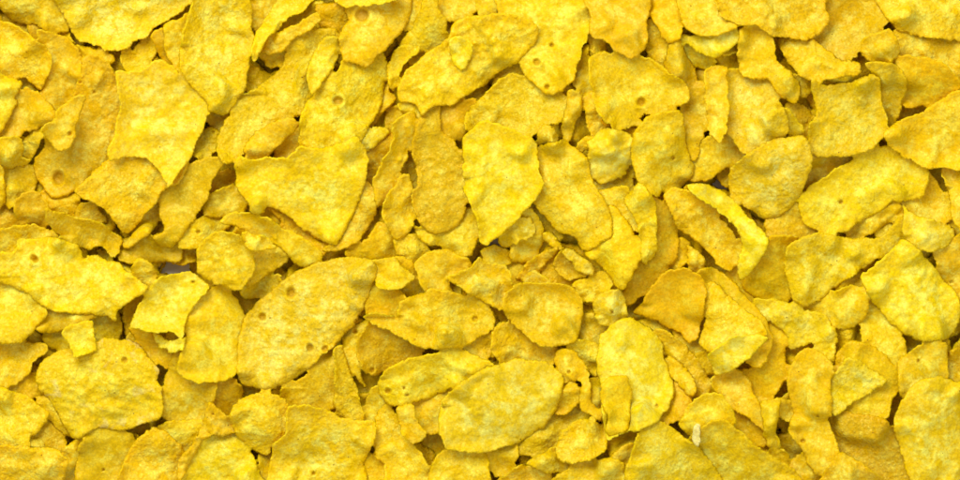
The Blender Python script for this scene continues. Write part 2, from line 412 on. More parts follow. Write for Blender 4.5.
GROUP = 'corn flakes heaped over the whole picture'
FLAKES = r'''
4|k4 t90,.2|0,10 13,22 33,25 53,32 68,30 67,17 57,7 50,-6 0,-12 -8,0|bent flake in the top left corner, tucked under the wide pale flake beside it
6|k5 cP t260,.15|50,-10 63,17 77,39 85,42 100,48 117,51 130,47 132,42 147,36 157,25 173,17 187,7 193,-3 187,-16 100,-20|wide pale flake cut off by the top edge near the left corner, jagged lower rim
5|k5 t200,.15|-8,20 10,23 27,32 42,43 50,55 50,70 40,90 27,80 23,78 13,80 0,72 -8,66|uneven bright flake at the left edge just below the bent corner flake
4|k4|37,30 67,38 82,57 80,80 70,100 50,117 37,97 47,67|gently domed flake left of the pitted flake that carries a ring blister
2|cB|60,20 77,43 110,53 112,64 80,56 62,40|narrow shadowed flake below the wide pale flake of the top left
5|k4 t180,.25|-10,70 10,78 22,80 22,87 15,97 17,103 10,117 0,133 -10,140|flake with a ragged right side at the left edge, a fifth of the way down
4|k-5 t60,.1|17,97 27,88 40,93 55,108 55,117 47,125 25,133 17,138 -6,141 -6,125 10,118|shallow dished flake with a pale spot in its middle, near the left edge
4|k3|-6,139 20,137 24,146 22,156 32,160 25,165 8,170 -6,166|small pale flake at the left edge under the dished flake with a pale spot
3|k2 t30,.4|22,138 41,130 43,137 38,147 30,160 22,165 20,155|small upright sliver flake left of the pitted flake with the ring blister
7|k6 t80,.12 h94,92,2 h80,82,2 h58,178,6.5|82,58 93,55 103,57 113,68 118,87 121,110 115,133 110,152 105,162 97,175 77,190 60,199 50,197 37,183 33,170 33,158 43,147 47,130 60,112 72,95 80,75|long pitted golden flake with a large ring blister at its bottom end
8|k3 h71,134,2.5|57,112 73,98 87,95 85,105 78,122 77,137 72,147 60,152 50,142 43,128 57,118|small crumpled flake with an eye shaped slit, stuck on the left of the pitted flake
5|k4 t180,.2|-8,165 4,168 5,180 5,195 4,205 -8,212|thin rounded flake rim at the left edge, just below the small pale flake there
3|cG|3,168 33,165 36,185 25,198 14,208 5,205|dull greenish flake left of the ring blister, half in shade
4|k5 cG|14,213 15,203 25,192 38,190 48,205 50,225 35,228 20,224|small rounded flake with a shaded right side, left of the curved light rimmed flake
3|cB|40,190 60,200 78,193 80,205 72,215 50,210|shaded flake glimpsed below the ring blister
5|k5|75,210 80,203 90,202 100,210 107,222 90,227 75,218|small smooth rounded flake peeping out above the curved flake with the light upper rim
6|k5 x25 t110,.35|47,208 58,212 80,217 95,220 108,228 121,238 122,244 118,254 110,257 100,246 85,250 70,243 57,235 48,222|curved flake with a light upper rim, just above the broad flake with slot hole
4|k2|95,248 112,255 121,246 120,257 108,259 98,258|tiny flake end showing under the right tip of the curved flake with a light rim
5|k3|-6,232 15,225 35,224 50,230 57,238 30,250 10,254 -6,252|orange tinted flake rim above the left end of the broad flake with slot hole
8|k8 x-20 t100,.05 cY h34,258,4 h36,260,3 h84,257,2.5|-18,250 0,252 13,250 20,240 43,237 57,238 77,245 83,256 97,253 107,260 118,263 127,270 140,280 148,287 143,295 127,303 118,312 115,321 97,315 73,313 50,310 33,300 27,293 0,282 -18,276|broad bright flake with a dark slot hole, reaching in from the left edge
7|k4 t200,.15|-8,280 25,294 47,309 44,320 36,328 33,335 20,342 0,343 -8,342|flat speckled flake at the left edge directly under the broad flake with a slot hole
6|k3|45,307 75,311 97,313 97,318 85,322 60,332 40,334 36,322|shaded flake strip below the middle of the broad flake with a slot hole
5|k3 t150,.3|131,267 143,258 158,270 158,280 147,286 132,277|small square orange flake between the broad slotted flake and the pale grey gap
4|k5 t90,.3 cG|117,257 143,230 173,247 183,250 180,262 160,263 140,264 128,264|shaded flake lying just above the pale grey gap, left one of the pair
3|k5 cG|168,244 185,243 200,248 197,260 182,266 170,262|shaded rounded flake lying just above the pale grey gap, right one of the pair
5|k2 t120,.4|123,248 121,240 133,232 147,215 157,197 160,215 155,230 133,247|slender slanting flake below the lower tip of the big folded pale flake
7|k6 t135,.12|75,192 85,180 105,160 120,148 165,150 190,160 178,183 163,190 155,205 146,214 140,222 128,233 118,228 105,210 92,203|bright flake with its point downward, under the lower edge of the large creamy flake
8|k7 cP t100,.08|116,72 125,71 140,70 152,63 160,59 173,67 185,78 202,91 212,107 208,117 198,140 190,160 180,173 169,188 160,172 145,159 125,158 110,162 108,150 114,133 120,110 118,87|large pale creamy flake with a blistered face in the upper left part of the heap
6|k4 cG t60,.15|160,193 175,175 190,163 205,158 223,157 222,168 213,180 207,200 193,222 175,246 160,248 152,238 163,230 158,215|long dull olive flake slanting down left beside the bright pointed flake
4|k3 h198,232,2.5|178,248 183,232 200,217 222,210 234,220 218,238 200,250|small flake with a tiny ring blister beside the foot of the dull olive flake
8|k6 x80 t90,.08 cY|190,10 200,-18 235,-20 250,0 253,30 250,60 247,85 240,98 232,107 224,115 208,112 206,103 190,85 181,70 180,50 183,30|tall smooth yellow flake hanging from the top edge, a quarter of the way across
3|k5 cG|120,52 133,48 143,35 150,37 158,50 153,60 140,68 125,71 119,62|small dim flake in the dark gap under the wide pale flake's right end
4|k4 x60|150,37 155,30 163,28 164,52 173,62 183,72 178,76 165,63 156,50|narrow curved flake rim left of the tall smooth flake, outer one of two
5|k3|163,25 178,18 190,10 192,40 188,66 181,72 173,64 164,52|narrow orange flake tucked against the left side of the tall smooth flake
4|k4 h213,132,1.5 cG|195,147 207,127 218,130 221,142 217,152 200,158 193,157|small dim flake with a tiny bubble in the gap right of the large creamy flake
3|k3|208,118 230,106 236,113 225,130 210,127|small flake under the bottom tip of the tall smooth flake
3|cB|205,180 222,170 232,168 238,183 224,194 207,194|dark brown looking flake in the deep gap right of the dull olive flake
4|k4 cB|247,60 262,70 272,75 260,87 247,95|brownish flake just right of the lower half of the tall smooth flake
5|k3 cO|258,50 285,50 282,64 270,68 260,60|small orange flake under the left end of the slim tilted flake near the top
4|k3|243,-6 272,-6 274,10 263,27 253,30 249,12|flake at the top edge right beside the tall smooth flake
8|k5 x60 t315,.2|253,61 252,43 259,27 266,17 273,3 283,-7 320,-7 305,9 289,18 277,30 265,41 257,60|long arched flake with a thin pointed lower end, hanging from the top edge
7|k4 x25 t90,.25|258,47 267,37 290,27 307,18 317,12 321,20 313,29 295,38 283,52 268,55 260,53|slim tilted flake just under the long arched flake near the top
4|k4 cB|315,4 335,2 349,10 345,32 335,36 320,30|brown shaded flake left of the flake with a round crater near the top
6|k7 x50 t220,.1|217,138 225,122 240,98 262,83 280,67 288,45 298,33 313,28 330,27 339,33 337,50 325,90 312,100 300,116 280,120 262,128 250,143 240,160 230,164 222,163 217,150|long smooth flake sloping down left from the crater flake, with a rounded lower end
8|k5 x60|307,80 308,63 320,43 328,36 338,38 340,50 335,67 323,83 312,97|small narrow oval flake lying on the upper end of the long smooth sloping flake
7|k5 x30 t30,.15|243,151 250,137 270,123 290,118 300,122 292,133 281,145 270,154 252,158|small shaded oval flake nestled under the lower edge of the long smooth sloping flake
5|k3|270,162 280,143 292,130 302,128 300,147 290,166 276,172|narrow flake between the small shaded oval flake and the flake with one round hole
7|k7 x70 t120,.1 h338,101,5|300,120 303,107 317,90 337,70 343,60 367,62 383,52 387,67 384,87 383,103 375,118 367,133 360,146 350,142 335,149 317,152 300,149|smooth upright flake with one round hole left of its middle
6|k3|380,75 390,92 397,98 392,105 380,115 373,128 362,142 352,130 368,100|thin flake edge sticking out right of the flake with one round hole
8|k5 t270,.12 h362,15,6.5|345,7 370,5 400,-8 412,-6 410,15 403,30 393,43 380,55 367,67 353,63 343,62 339,43 340,33 347,20|flake with a large round crater near its top, just below the top edge
9|k3|331,-4 339,4 347,8 357,7 373,6 390,3 400,-4 392,-16 338,-16|pale flake rim at the top edge directly above the round crater
5|k3|405,0 420,-6 422,15 412,30 403,30|small flake between the crater flake and the narrow twisted flake
7|k4 x60 t135,.25|420,10 424,-4 437,-8 441,12 447,20 446,33 430,50 417,54 407,63 401,72 395,90 388,87 387,67 393,53 407,33 413,23|narrow twisted flake with a sawtooth rim, left of the big wrinkled oval
4|k3|440,-6 474,-6 480,10 462,20 446,20|shaded flake at the top edge above the big wrinkled oval flake
8|k8 x30 t140,.08 w1|397,93 400,80 410,67 427,53 447,37 453,23 467,17 480,15 497,13 520,17 537,24 538,37 530,50 517,63 500,72 487,83 470,93 453,105 433,107 421,116 413,104 400,100|big wrinkled oval flake slanting up right, left of the flake with two dimples
9|k2 cP|449,41 460,35 472,45 470,60 462,72 452,62|small pale diamond shaped flap lying on the big wrinkled oval flake
5|k3|397,104 406,102 416,108 416,117 405,115|tiny rounded flake end under the left tip of the big wrinkled oval flake
7|k3 x60 t160,.2|415,112 417,130 410,147 403,170 393,183 380,207 375,203 373,183 380,167 392,143 393,123 403,115|tall jagged flake with a serrated right edge, left of the gritty flake
6|k3 x60|360,170 367,150 383,133 392,133 393,143 383,167 367,190 360,182|slim flake left of the tall jagged flake, upper end pointing right
6|k3 cP|363,143 373,127 387,128 390,133 375,147 364,154|small pale folded flake just below the thin flake edge beside the holed flake
2|cB|388,108 408,106 412,122 400,132 384,128|dark flake in the gap above the tall jagged flake
9|k8 x20 t120,.10 cY|240,156 253,160 270,157 287,157 300,147 317,148 333,146 350,137 358,136 365,147 368,160 366,183 357,203 350,223 340,240 335,246 320,240 303,230 290,218 277,210 268,208 264,214 257,215 250,212 247,203 237,190 235,168|large bright four sided flake with a downward point, left of the middle of the heap
6|k4 x60|364,180 375,190 377,210 370,227 357,242 340,251 323,251 333,240 348,215 355,195|curved flake hugging the lower right side of the large four sided flake
7|k5 x75 t180,.1|382,217 383,203 393,187 405,173 412,180 413,197 415,223 407,235 397,241 391,233|smooth leaf shaped flake standing left of the gritty flake
4|k3 cB|345,250 365,240 378,222 388,225 394,240 395,258 375,264 350,260|shaded flake below the leaf shaped flake
4|k3 cG|393,240 405,234 418,233 427,245 432,254 415,264 400,264|small flake below right of the leaf shaped flake
7|k5 cG t0,.08 w1|413,137 418,120 425,108 440,108 442,130 455,140 463,165 462,190 467,205 460,225 437,235 420,225 413,205 412,191 417,185 414,160 411,150|gritty dull golden flake left of the tall smooth flake of the centre
6|k4 t300,.1|413,225 427,230 440,232 453,218 467,205 477,217 480,235 473,252 467,257 447,248 427,244 417,235|rounded lower flake showing beneath the gritty dull flake
8|k7 x70 t100,.08 cY|462,140 470,130 483,120 497,123 517,132 537,142 538,163 543,183 540,193 530,208 515,223 497,238 487,245 480,241 478,225 470,207 463,190 463,163|tall smooth flake in the upper middle, tapering to a point at the bottom
6|k6 t300,.1|465,130 465,117 477,100 490,87 510,73 530,76 550,90 565,93 563,110 560,122 545,128 533,136 515,132 500,126 483,123 470,130|shallow golden flake between the big wrinkled oval and the tall smooth flake below it
3|k3 cB|438,106 460,100 477,98 472,120 462,142 445,132|brown shaded flake right of the top of the gritty dull flake
7|k6 t250,.1 h537,62,4 h552,45,2.5 h547,87,3|498,-10 500,15 515,40 518,63 533,83 547,95 560,92 573,80 580,60 583,47 588,37 588,17 583,0 583,-12|flake with two dimples reaching down from the top edge just right of the middle
8|k5 t250,.15|585,-10 590,17 590,35 605,42 613,50 627,58 640,55 647,43 648,20 647,-10|pale tongue shaped flake hanging from the top edge right of the flake with two dimples
5|k3|476,-8 502,-8 502,14 490,16 478,14|small flake at the top edge above the right end of the big wrinkled oval
5|k3 x85|582,47 589,46 590,67 589,88 583,91 572,84 577,70|narrow stick shaped flake directly right of the flake with two dimples
4|k3 cO|590,38 603,40 606,52 595,57 588,57|tiny orange flake in the gap under the pale tongue shaped flake
6|k4 x80|567,92 573,89 582,93 583,107 577,123 568,144 562,140 562,123 565,107|stick shaped flake standing upright in the gap below the two dimples flake
5|k4 x80|585,95 593,91 599,108 605,125 598,136 590,134 585,113|narrow upright flake against the left side of the bulging flake with a dark round hollow
6|k2|537,133 543,126 552,127 561,141 553,149 540,149|small flake standing at the upper right corner of the tall smooth middle flake
7|k7 t120,.12 h641,102,4.5|588,60 600,52 620,52 640,55 657,63 670,73 683,80 690,93 688,103 667,110 653,117 643,113 640,125 623,129 607,123 597,113 593,100 590,83|two lobed flake bulging at its lower left, with a dark round hollow between the lobes
5|k3 cB|600,118 640,122 646,116 650,124 640,135 615,138|shaded flake rim below the bulge of the two lobed flake
7|k4 cP w1|586,142 593,137 603,127 617,130 632,135 633,150 631,165 625,175 613,182 600,184 592,178 587,165 588,150|small pale crumbly flake below the bulge of the two lobed flake
5|k2|577,143 588,136 597,137 592,150 580,150|tiny yellow flake left of the pale crumbly flake
7|k5 cO t90,.1|648,0 658,-8 676,-6 682,15 682,30 680,40 670,44 663,40 657,27 650,17|smooth orange tongue shaped flake at the top edge, right of the pale hanging tongue
6|k3 x80|645,18 655,28 666,43 668,55 662,68 648,58 645,40|narrow flake under the smooth orange tongue shaped flake
7|k4 t270,.15|681,-8 679,13 683,27 697,35 713,37 727,33 740,25 745,-8|rounded flake at the top edge with a shaded left rim, right of the orange tongue
8|k5 w1 t260,.1|715,-10 718,10 722,20 742,26 757,26 767,35 783,38 805,40 822,33 830,20 825,5 820,-10|wide blistered flake along the top edge in the right half
6|k3 cP t270,.15|683,33 700,38 720,35 736,27 736,43 722,55 713,60 697,52 685,43|pale flake just below the rounded flake at the top edge
5|k3|685,47 697,53 710,55 717,62 706,70 694,67|small flake peeking below the pale flake under the rounded top edge flake
6|k5 x75 t0,.15|668,45 680,38 687,53 700,80 707,100 708,120 703,140 695,162 690,157 685,140 678,120 680,105 672,90 665,65|long slender leaf shaped flake right of the two lobed flake
7|k8 x85 t180,.12 h673,158,2.5|631,160 631,140 643,120 660,112 680,110 685,127 688,147 695,167 690,180 683,187 665,190 657,196 647,190 637,180|bulging bright flake with pale streaks and a small slit, under the two lobed flake
7|k4 x85|703,75 712,65 726,67 728,100 727,127 718,143 708,135 706,110|narrow leaf shaped flake right of the long slender leaf shaped one
6|k5 cP t230,.15 h778,107,2.5|722,75 730,68 745,70 762,78 775,92 783,108 790,130 780,137 763,145 745,155 735,145 727,133 722,120|pale smooth flake above the speckled oval flake with a toasted rim
5|k3|716,27 738,24 742,40 737,54 722,55 716,50|small orange tinted flake left of the tongue flake that bends down right
7|k5 x-45 t45,.15|737,43 740,28 747,26 767,32 775,43 777,60 793,75 800,87 798,100 792,106 780,97 767,80 750,80 740,70|tongue shaped flake bending down to the right below the blistered top edge flake
6|k6 x-20 t270,.12|777,40 795,38 812,38 825,48 843,60 860,63 858,75 843,77 820,82 803,79 790,65|arched flake with a light upper rim above the square flake with two corner horns
4|k2|790,75 805,77 814,87 806,97 797,95|small shaded flake left of the square horned flake
5|k5|820,10 830,-10 855,-10 882,0 889,23 868,37 857,57 843,60 827,49 815,38|dull flake hanging from the top edge right of the wide blistered flake
8|k6 t260,.15|876,-12 885,15 897,30 920,37 937,39 966,38 966,-12|broad bright flake filling the top right corner
5|k5|893,30 920,36 940,38 966,38 966,82 950,76 930,66 905,60|flake at the right edge just under the broad top right corner flake
7|k4|860,43 868,35 880,31 890,30 900,52 890,62 873,64 861,56|small square speckled flake right of the arched flake
7|k5 x85|864,64 878,61 897,66 907,80 903,103 897,120 888,126 882,105 873,77|narrow upright flake at the right side of the square horned flake
6|k5 cO t90,.1|890,60 905,56 920,57 943,62 955,75 963,85 955,92 940,97 920,107 905,108 903,90|smooth orange yellow flake near the right edge above the smooth wedge flake
8|k6 t90,.06 cY|810,87 813,79 827,85 857,80 870,74 880,80 882,103 888,123 887,133 877,145 860,155 840,157 817,158 808,147 808,127 815,113|square bright flake with two horned upper corners
5|k2|824,86 830,75 842,69 858,76 860,84|tiny flake behind the top edge of the square horned flake
3|cG|785,104 800,103 812,113 810,132 800,140 790,122|greyish shaded flake in the gap left of the square horned flake
4|k3 t150,.3|781,110 790,110 803,130 810,142 790,139|narrow slanting flake right of the pale smooth flake
8|k5 t100,.1|883,137 885,130 897,122 920,112 937,100 966,92 966,166 945,168 925,168 910,160 895,152|smooth wedge shaped flake reaching in from the right edge, a quarter of the way down
7|k7 x-35 t100,.10 cY h841,202,2.5|798,203 800,193 830,173 853,158 867,148 885,145 907,150 924,163 930,180 922,197 900,203 893,202 883,210 863,220 847,232 820,232 803,223|big tilted flake with a tiny knot, below the square horned flake
5|k4|922,165 937,178 950,203 950,222 937,225 915,219 903,203|smooth flake right of the big tilted flake with a tiny knot
4|cG|806,156 840,156 858,160 832,178 805,193 800,175|shaded flake under the lower edge of the square horned flake
6|k2 w1 t90,.3|843,232 863,217 883,207 900,202 903,213 890,222 875,232 860,238|thin serrated flake edge under the big tilted flake with a tiny knot
8|k5 cP t110,.06|728,183 730,170 743,157 767,142 790,136 803,137 812,150 810,167 803,187 793,207 780,217 763,219 750,210 733,197|pale speckled oval flake with a toasted rim, right of centre
5|k4|695,160 707,137 725,134 747,150 740,160 723,170 703,182 689,178|shaded flake below the narrow leaf shaped flakes, left of the speckled oval
3|k3 cO|718,172 737,163 748,153 748,168 732,187 722,184|small orange flake touching the left rim of the pale speckled oval
7|k4 x-50|663,197 667,189 677,187 690,192 705,203 720,215 733,232 740,245 738,262 731,272 720,267 710,255 693,240 677,227 668,207|crescent shaped flake lying left of the pale curled strip flake
8|k5 x-50 cP t200,.15 w1|687,185 700,183 720,190 737,202 750,217 768,237 767,250 753,270 740,281 737,262 742,245 733,225 720,212 700,200 690,192|pale rough curled strip flake, left below the speckled oval
5|k4 cG|765,220 787,211 800,201 808,223 822,234 803,240 783,240 767,233|shaded flake below the pale speckled oval with the toasted rim
8|k6 x20 t110,.08 cY|787,246 803,237 817,233 840,236 860,238 880,237 902,215 904,233 890,250 863,270 843,283 823,297 807,307 793,300 787,283 785,260|smooth shield shaped flake with a thin horn at its right end
6|k4 cO|743,287 750,270 768,245 770,236 790,235 800,240 792,270 792,300 775,302 757,299|orange tinted flake left behind the smooth shield shaped flake
8|k3 cP|903,220 904,204 912,213 925,217 937,222 953,226 955,237 943,250 927,252 913,245 903,237|small pale flake with a notched top, right of the shield shaped flake
8|k9 x-40 t100,.08 w1 cY|860,277 873,267 890,250 903,238 917,248 930,260 943,277 957,293 962,310 958,330 945,340 920,342 905,335 887,320 870,300|big blistered bright flake near the right edge at mid height
7|k3 h953,282,2|933,253 955,236 966,233 966,305 957,293 945,277|flake at the right edge beside the big blistered bright flake
6|k3 t0,.2|942,168 966,165 966,230 952,220 950,200|upright flake at the right edge below the smooth wedge flake
5|k5|805,309 830,295 850,285 865,289 869,303 865,320 850,330 830,327|rounded flake under the lower edge of the shield shaped flake
4|k4|853,285 862,276 873,300 890,323 905,340 908,357 897,364 880,354 862,346 860,310|shaded flake with a dark knot, left below the big blistered bright flake
7|k6 x-30 cP w2|753,300 767,298 787,300 803,308 827,317 838,337 837,350 833,365 828,355 810,345 790,350 785,335 770,322|pale cream flake with a rough bristly surface, below the shield shaped flake
9|k7 cO t110,.06|633,313 643,300 650,287 670,270 687,268 700,275 707,293 703,320 698,337 690,344 677,333 660,323 647,318|smooth orange fan shaped flake right of the middle
7|k8 x-45 cO|697,272 713,267 733,280 750,300 767,320 773,340 767,360 757,368 745,363 730,340 712,300|long glossy orange flake arching down right from behind the fan shaped flake
6|k5 x-60 cO t0,.15|768,321 782,328 787,353 787,373 780,390 767,402 752,398 738,372 757,366 768,350|outer orange curved flake below the long glossy orange flake
8|k4 w1|703,285 717,283 727,293 743,307 760,320 767,335 750,337 733,337 725,350 710,355 700,343 706,320|crumpled folded flake lying right of the fan shaped orange flake
9|k3 cP t60,.15|707,355 717,347 733,336 753,334 767,338 760,347 743,362 730,370 715,376 711,367|pale pointed flake with its tip to the right, below the crumpled folded flake
6|k2 cG|695,356 703,351 712,356 714,373 706,374|tiny crumb like flake left of the pale pointed flake
6|k5 x-50|710,380 720,372 733,368 747,377 755,393 762,410 764,430 750,420 735,412 720,398|oval flake lying below the pale pointed flake, shaded on its left
5|k2 cB|732,418 742,415 757,427 768,443 760,447 737,431|small brown shaded flake below the oval flake that lies under the pale pointed flake
7|k3 x80 w1|760,403 770,400 780,398 780,415 776,433 787,450 794,463 796,486 776,486 768,450 763,430|ragged narrow flake with a jagged left side, left of the tall upright flake
4|k2|778,398 789,400 794,412 788,422 779,417|tiny flake in the dark gap left of the tall upright flake
8|k6 x85 h803,441,2.5 h817,415,2|787,387 788,370 797,353 810,348 823,353 833,367 830,387 832,410 828,420 837,443 840,463 820,477 810,467 800,447 787,430 793,413 790,400|tall upright flake with a narrow waist and small pits, in the lower right
6|k7 cO|838,353 843,345 855,340 870,345 887,355 897,370 900,387 893,400 887,418 865,418 843,413 833,385|rounded orange flake behind the pale triangular flake in the lower right
7|k4 cP t180,.1|832,377 837,370 847,357 863,363 883,377 887,382 870,393 853,403 840,413 833,415 828,397|pale triangular flake lying on the rounded orange flake
6|k5 t60,.15 h918,361,2|897,363 907,353 927,340 940,340 947,347 948,363 947,380 927,382 907,392 899,397|shaded smooth flake above the big round flake of the lower right edge
3|cB|897,380 915,383 903,422 885,422|dark flake in the gap left of the big round flake at the lower right edge
9|k7 t120,.06 cY|893,420 900,403 907,390 920,380 937,375 953,380 966,390 966,488 915,488 902,455 896,437|big round bright flake in the lower right corner
5|k3|946,352 966,348 966,388 952,382 946,372|small shaded flake at the right edge above the big round corner flake
6|k5 cG t230,.1|830,418 843,411 863,414 887,419 897,438 907,461 918,486 885,488 867,468 840,458 834,435|dull shaded flake left of the big round corner flake
8|k4|838,452 853,457 870,468 886,483 882,492 820,492 818,480|bright flake at the bottom edge under the dull shaded flake
7|k3|787,488 790,465 800,453 810,450 820,470 824,490|small flake at the bottom edge under the tall upright flake
7|k6 w1.3 cN t100,.08|688,440 697,428 720,418 733,425 750,440 765,452 785,463 797,472 799,490 712,490 703,452|wide crumpled bright flake along the bottom edge right of centre
8|k7 cY t100,.1|630,455 637,433 650,423 663,422 680,433 693,443 710,460 720,488 628,488|broad smooth flake at the bottom edge under the large flake with an orange patch
8|k1 cW t0,.2|693,427 696,423 699,424 700,433 701,442 697,446 692,440|tiny whitish chip standing between the two broad bottom edge flakes
6|k5|678,424 690,403 705,393 720,395 730,407 736,423 720,424 700,432 690,436|rounded flake above the tiny whitish chip
9|k7 x80 cP t170,.06 h657,406,2|598,350 602,333 620,320 633,318 650,327 663,343 665,357 672,380 673,397 665,413 657,422 640,430 625,432 613,437 607,440 603,425 600,410 603,395 598,375 596,363|large upright flake with a bright orange patch on its lower left
9|k2 cO|600,400 603,382 613,375 627,377 632,393 630,413 627,430 610,436 604,430 607,417|bright orange patch on the lower left of the large upright flake
4|k4 x-50|655,330 667,330 680,340 697,357 708,373 713,395 700,400 690,397 680,375 668,357|narrow slanting flake just below the fan shaped orange flake, topmost of three stacked ones
6|k4 x-45|668,356 680,362 695,377 697,390 692,398 680,387 672,375|small curved flake between the narrow slanting flake and the large flake with an orange patch
5|k4 cO|670,378 680,381 692,398 692,408 683,417 673,424 660,424 668,405|orange rounded flake at the right side of the large flake with an orange patch
3|cB|605,438 640,430 650,440 632,458 618,468 608,452|dark flake in the gap below the orange patch
5|k3|609,458 620,446 632,442 634,464 615,468|small folded flake just above the bottom edge below the orange patch
7|k5|551,488 570,465 590,460 610,457 623,463 635,488|low domed flake at the bottom edge left of the broad smooth one
6|k4|495,488 510,470 523,465 543,470 559,482 559,490|small low flake at the bottom edge under the large speckled ellipse
7|k5 t250,.12|557,443 563,430 577,420 593,418 605,430 608,447 600,455 577,463 563,463 555,453|rounded flake with a light face, below the hook shaped flake
6|k3|526,464 543,453 558,446 569,465 550,474|small curled flake at the left foot of the rounded light faced flake
4|k4 cG|516,440 547,418 580,408 592,417 567,434 555,452 533,457 518,455|shaded flake below the right end of the large speckled ellipse
5|k3|476,448 500,446 518,440 519,457 510,470 497,477 478,465|flake under the lower rim of the large speckled ellipse
8|k4 x-60 h569,372,2|555,353 563,348 577,353 587,367 591,383 592,400 603,415 600,420 583,412 579,400 580,383 563,383 556,375|hook shaped flake with a curled tail, left of the flake with an orange patch
6|k4|561,343 580,338 601,347 598,375 590,374 578,352|smooth shaded flake behind the hook shaped flake
5|k3|588,380 600,378 606,395 602,410 592,402|small flake between the tail of the hook and the orange patch
4|k2 cB|558,388 575,383 582,400 567,414 554,412|brown flake seen inside the bend of the hook shaped flake
9|k9 x25 t120,.06 cP|438,417 443,400 457,385 480,371 500,363 523,358 547,363 562,375 563,387 557,410 543,427 520,442 497,450 480,453 460,452 447,447 440,433|large smooth elliptical flake at the lower middle with a faint lengthwise crease
7|k6 x20 t100,.15 h388,391,3 h404,388,2 h407,395,2|377,383 387,370 407,360 433,352 457,349 473,353 485,358 495,366 475,376 457,382 440,395 413,403 393,407 382,400|pointed oval flake with three small holes at its left end
8|k7 x-10 t260,.1 h475,319,3 h415,340,1.5 w1|363,317 377,312 397,315 401,300 427,290 447,291 473,297 490,307 495,320 493,330 477,340 460,348 437,349 420,347 400,337 380,327|thick blistered horizontal flake with a dark pit near its right end
6|k4 cO w1|365,310 377,283 397,288 407,300 400,320 387,327 370,322|rough orange flake touching the right tip of the biggest elliptical flake
6|k4|371,261 393,257 403,267 415,277 407,285 397,290 380,289 373,277|small flake above the rough orange flake, right of the biggest ellipse
5|k2 cB|395,256 413,260 416,277 405,272|tiny shaded flake above the wedge between two central flakes
5|k2|398,288 420,276 427,291 410,299 400,297|small smooth wedge flake left of the cupped flake of the centre
6|k-5|414,265 420,257 433,250 450,250 463,257 472,263 457,275 449,281 455,294 427,293 420,283|rounded cupped flake with a bright rim in the centre of the heap
8|k5 t60,.15 cY|447,277 470,267 478,257 488,263 507,267 513,283 510,293 503,310 490,305 473,297 460,287|bright flake with a peaked top, between the cupped flake and the round tan flake
8|k6 t100,.1|502,307 507,293 520,283 543,282 567,285 582,297 583,313 580,333 573,343 557,347 540,347 523,333 508,320|neat round flake with a tan rim and grainy face in the centre
6|k4|492,330 507,321 523,331 540,345 557,348 557,365 537,362 507,365 491,353|flake below the neat round flake, partly under it
5|k2 cG|461,347 492,333 494,358 477,354|greyish pitted flake between the blistered horizontal flake and the large smooth ellipse
6|k5 cG h372,370,3|356,353 361,333 373,320 400,335 425,350 407,360 387,370 373,376 363,370|dark pitted flake with a hole in its lower tip, above the three holed flake
4|k3 h355,332,2.5|341,343 355,325 372,316 365,337 360,363 366,389 355,377|narrow shaded flake with a round hole, lower right of the biggest ellipse
5|k3 x80 cG|280,390 305,375 330,350 337,363 335,387 337,409 320,410 286,405|dull ribbed flake in the shade below the biggest elliptical flake
6|k3 x-70 cG|333,350 343,345 350,370 360,400 365,421 347,420 333,407 335,370|upright ribbed shaded flake right of the other dull ribbed flake
5|k2|362,420 368,393 377,385 385,400 379,422|small flake left below the three holed flake
9|k8 cP x45 t140,.05 h291,293,5 h262,317,3.5 h310,348,4 h325,349,3|237,373 237,353 242,320 250,310 263,297 287,277 307,267 327,260 353,256 372,260 377,272 368,297 353,327 333,347 307,370 283,385 267,391 243,385|biggest elliptical flake of the heap with four small round holes, left of centre
7|k7 x75 t180,.1|177,370 182,350 188,323 200,300 215,285 227,283 237,300 245,317 242,330 240,357 237,373 220,382 200,383 183,377|upright grainy oval flake directly left of the biggest elliptical flake
7|k7 cP w1 t120,.12 h193,282,2|130,327 140,303 153,283 173,273 193,273 208,287 200,300 187,320 183,337 170,333 157,332 140,330|pale puffed flake just below the pale grey gap
8|k2 cP x0|153,332 170,340 187,336 183,350 170,352 158,345|thin pale curled lip at the lower edge of the pale puffed flake
6|k4 x-50 cO|128,328 143,328 157,335 170,353 167,369 160,365 140,345|smooth brownish flake below left of the pale puffed flake
6|k4|163,388 168,368 178,348 195,372 215,380 215,397 208,417 187,420 163,419|squarish flake below the upright grainy oval flake
4|k3 cB|206,402 215,381 232,376 243,390 235,412 217,409|brown shaded flake between the squarish flake and the round flake
4|k2|93,313 118,312 119,337 97,342|shaded flake under the right tip of the broad slotted flake
8|k3|62,333 72,325 93,320 95,340 97,350 87,355 75,357 72,347|small pale wavy flake on the top left of the popped knobbly flake
5|k2|40,336 62,331 70,346 50,350|small flake left of the small pale wavy flake
6|k5 t180,.1|-8,342 20,340 45,344 47,352 33,363 30,373 17,385 7,388 -8,387|flake at the left edge below the flat speckled one, two thirds of the way down
4|cB|13,390 35,371 42,395 27,400|dark flake left of the popped knobbly flake
7|k9 w1 t100,.08 cK h125,360,3|35,378 40,363 53,353 72,347 97,340 113,337 137,343 150,357 159,370 158,380 163,390 163,417 147,423 127,430 97,428 80,440 67,433 60,417 47,398 40,393|big popped knobbly flake with whitish patches in the lower left
5|k3 cG|35,397 50,397 62,413 70,437 55,429 43,412|small shaded flake below left of the popped knobbly flake
7|k6 t200,.1|-8,388 13,390 33,400 50,415 43,427 32,437 27,447 -8,447|smooth domed flake at the left edge left of the popped knobbly flake
4|k3 cG|30,437 48,418 60,426 67,435 65,449 37,451|greyish flake between the smooth domed flake and the dull speckled flake at the bottom
8|k4|-8,447 33,446 53,448 67,457 67,467 58,488 -8,488|bright flake in the bottom left corner
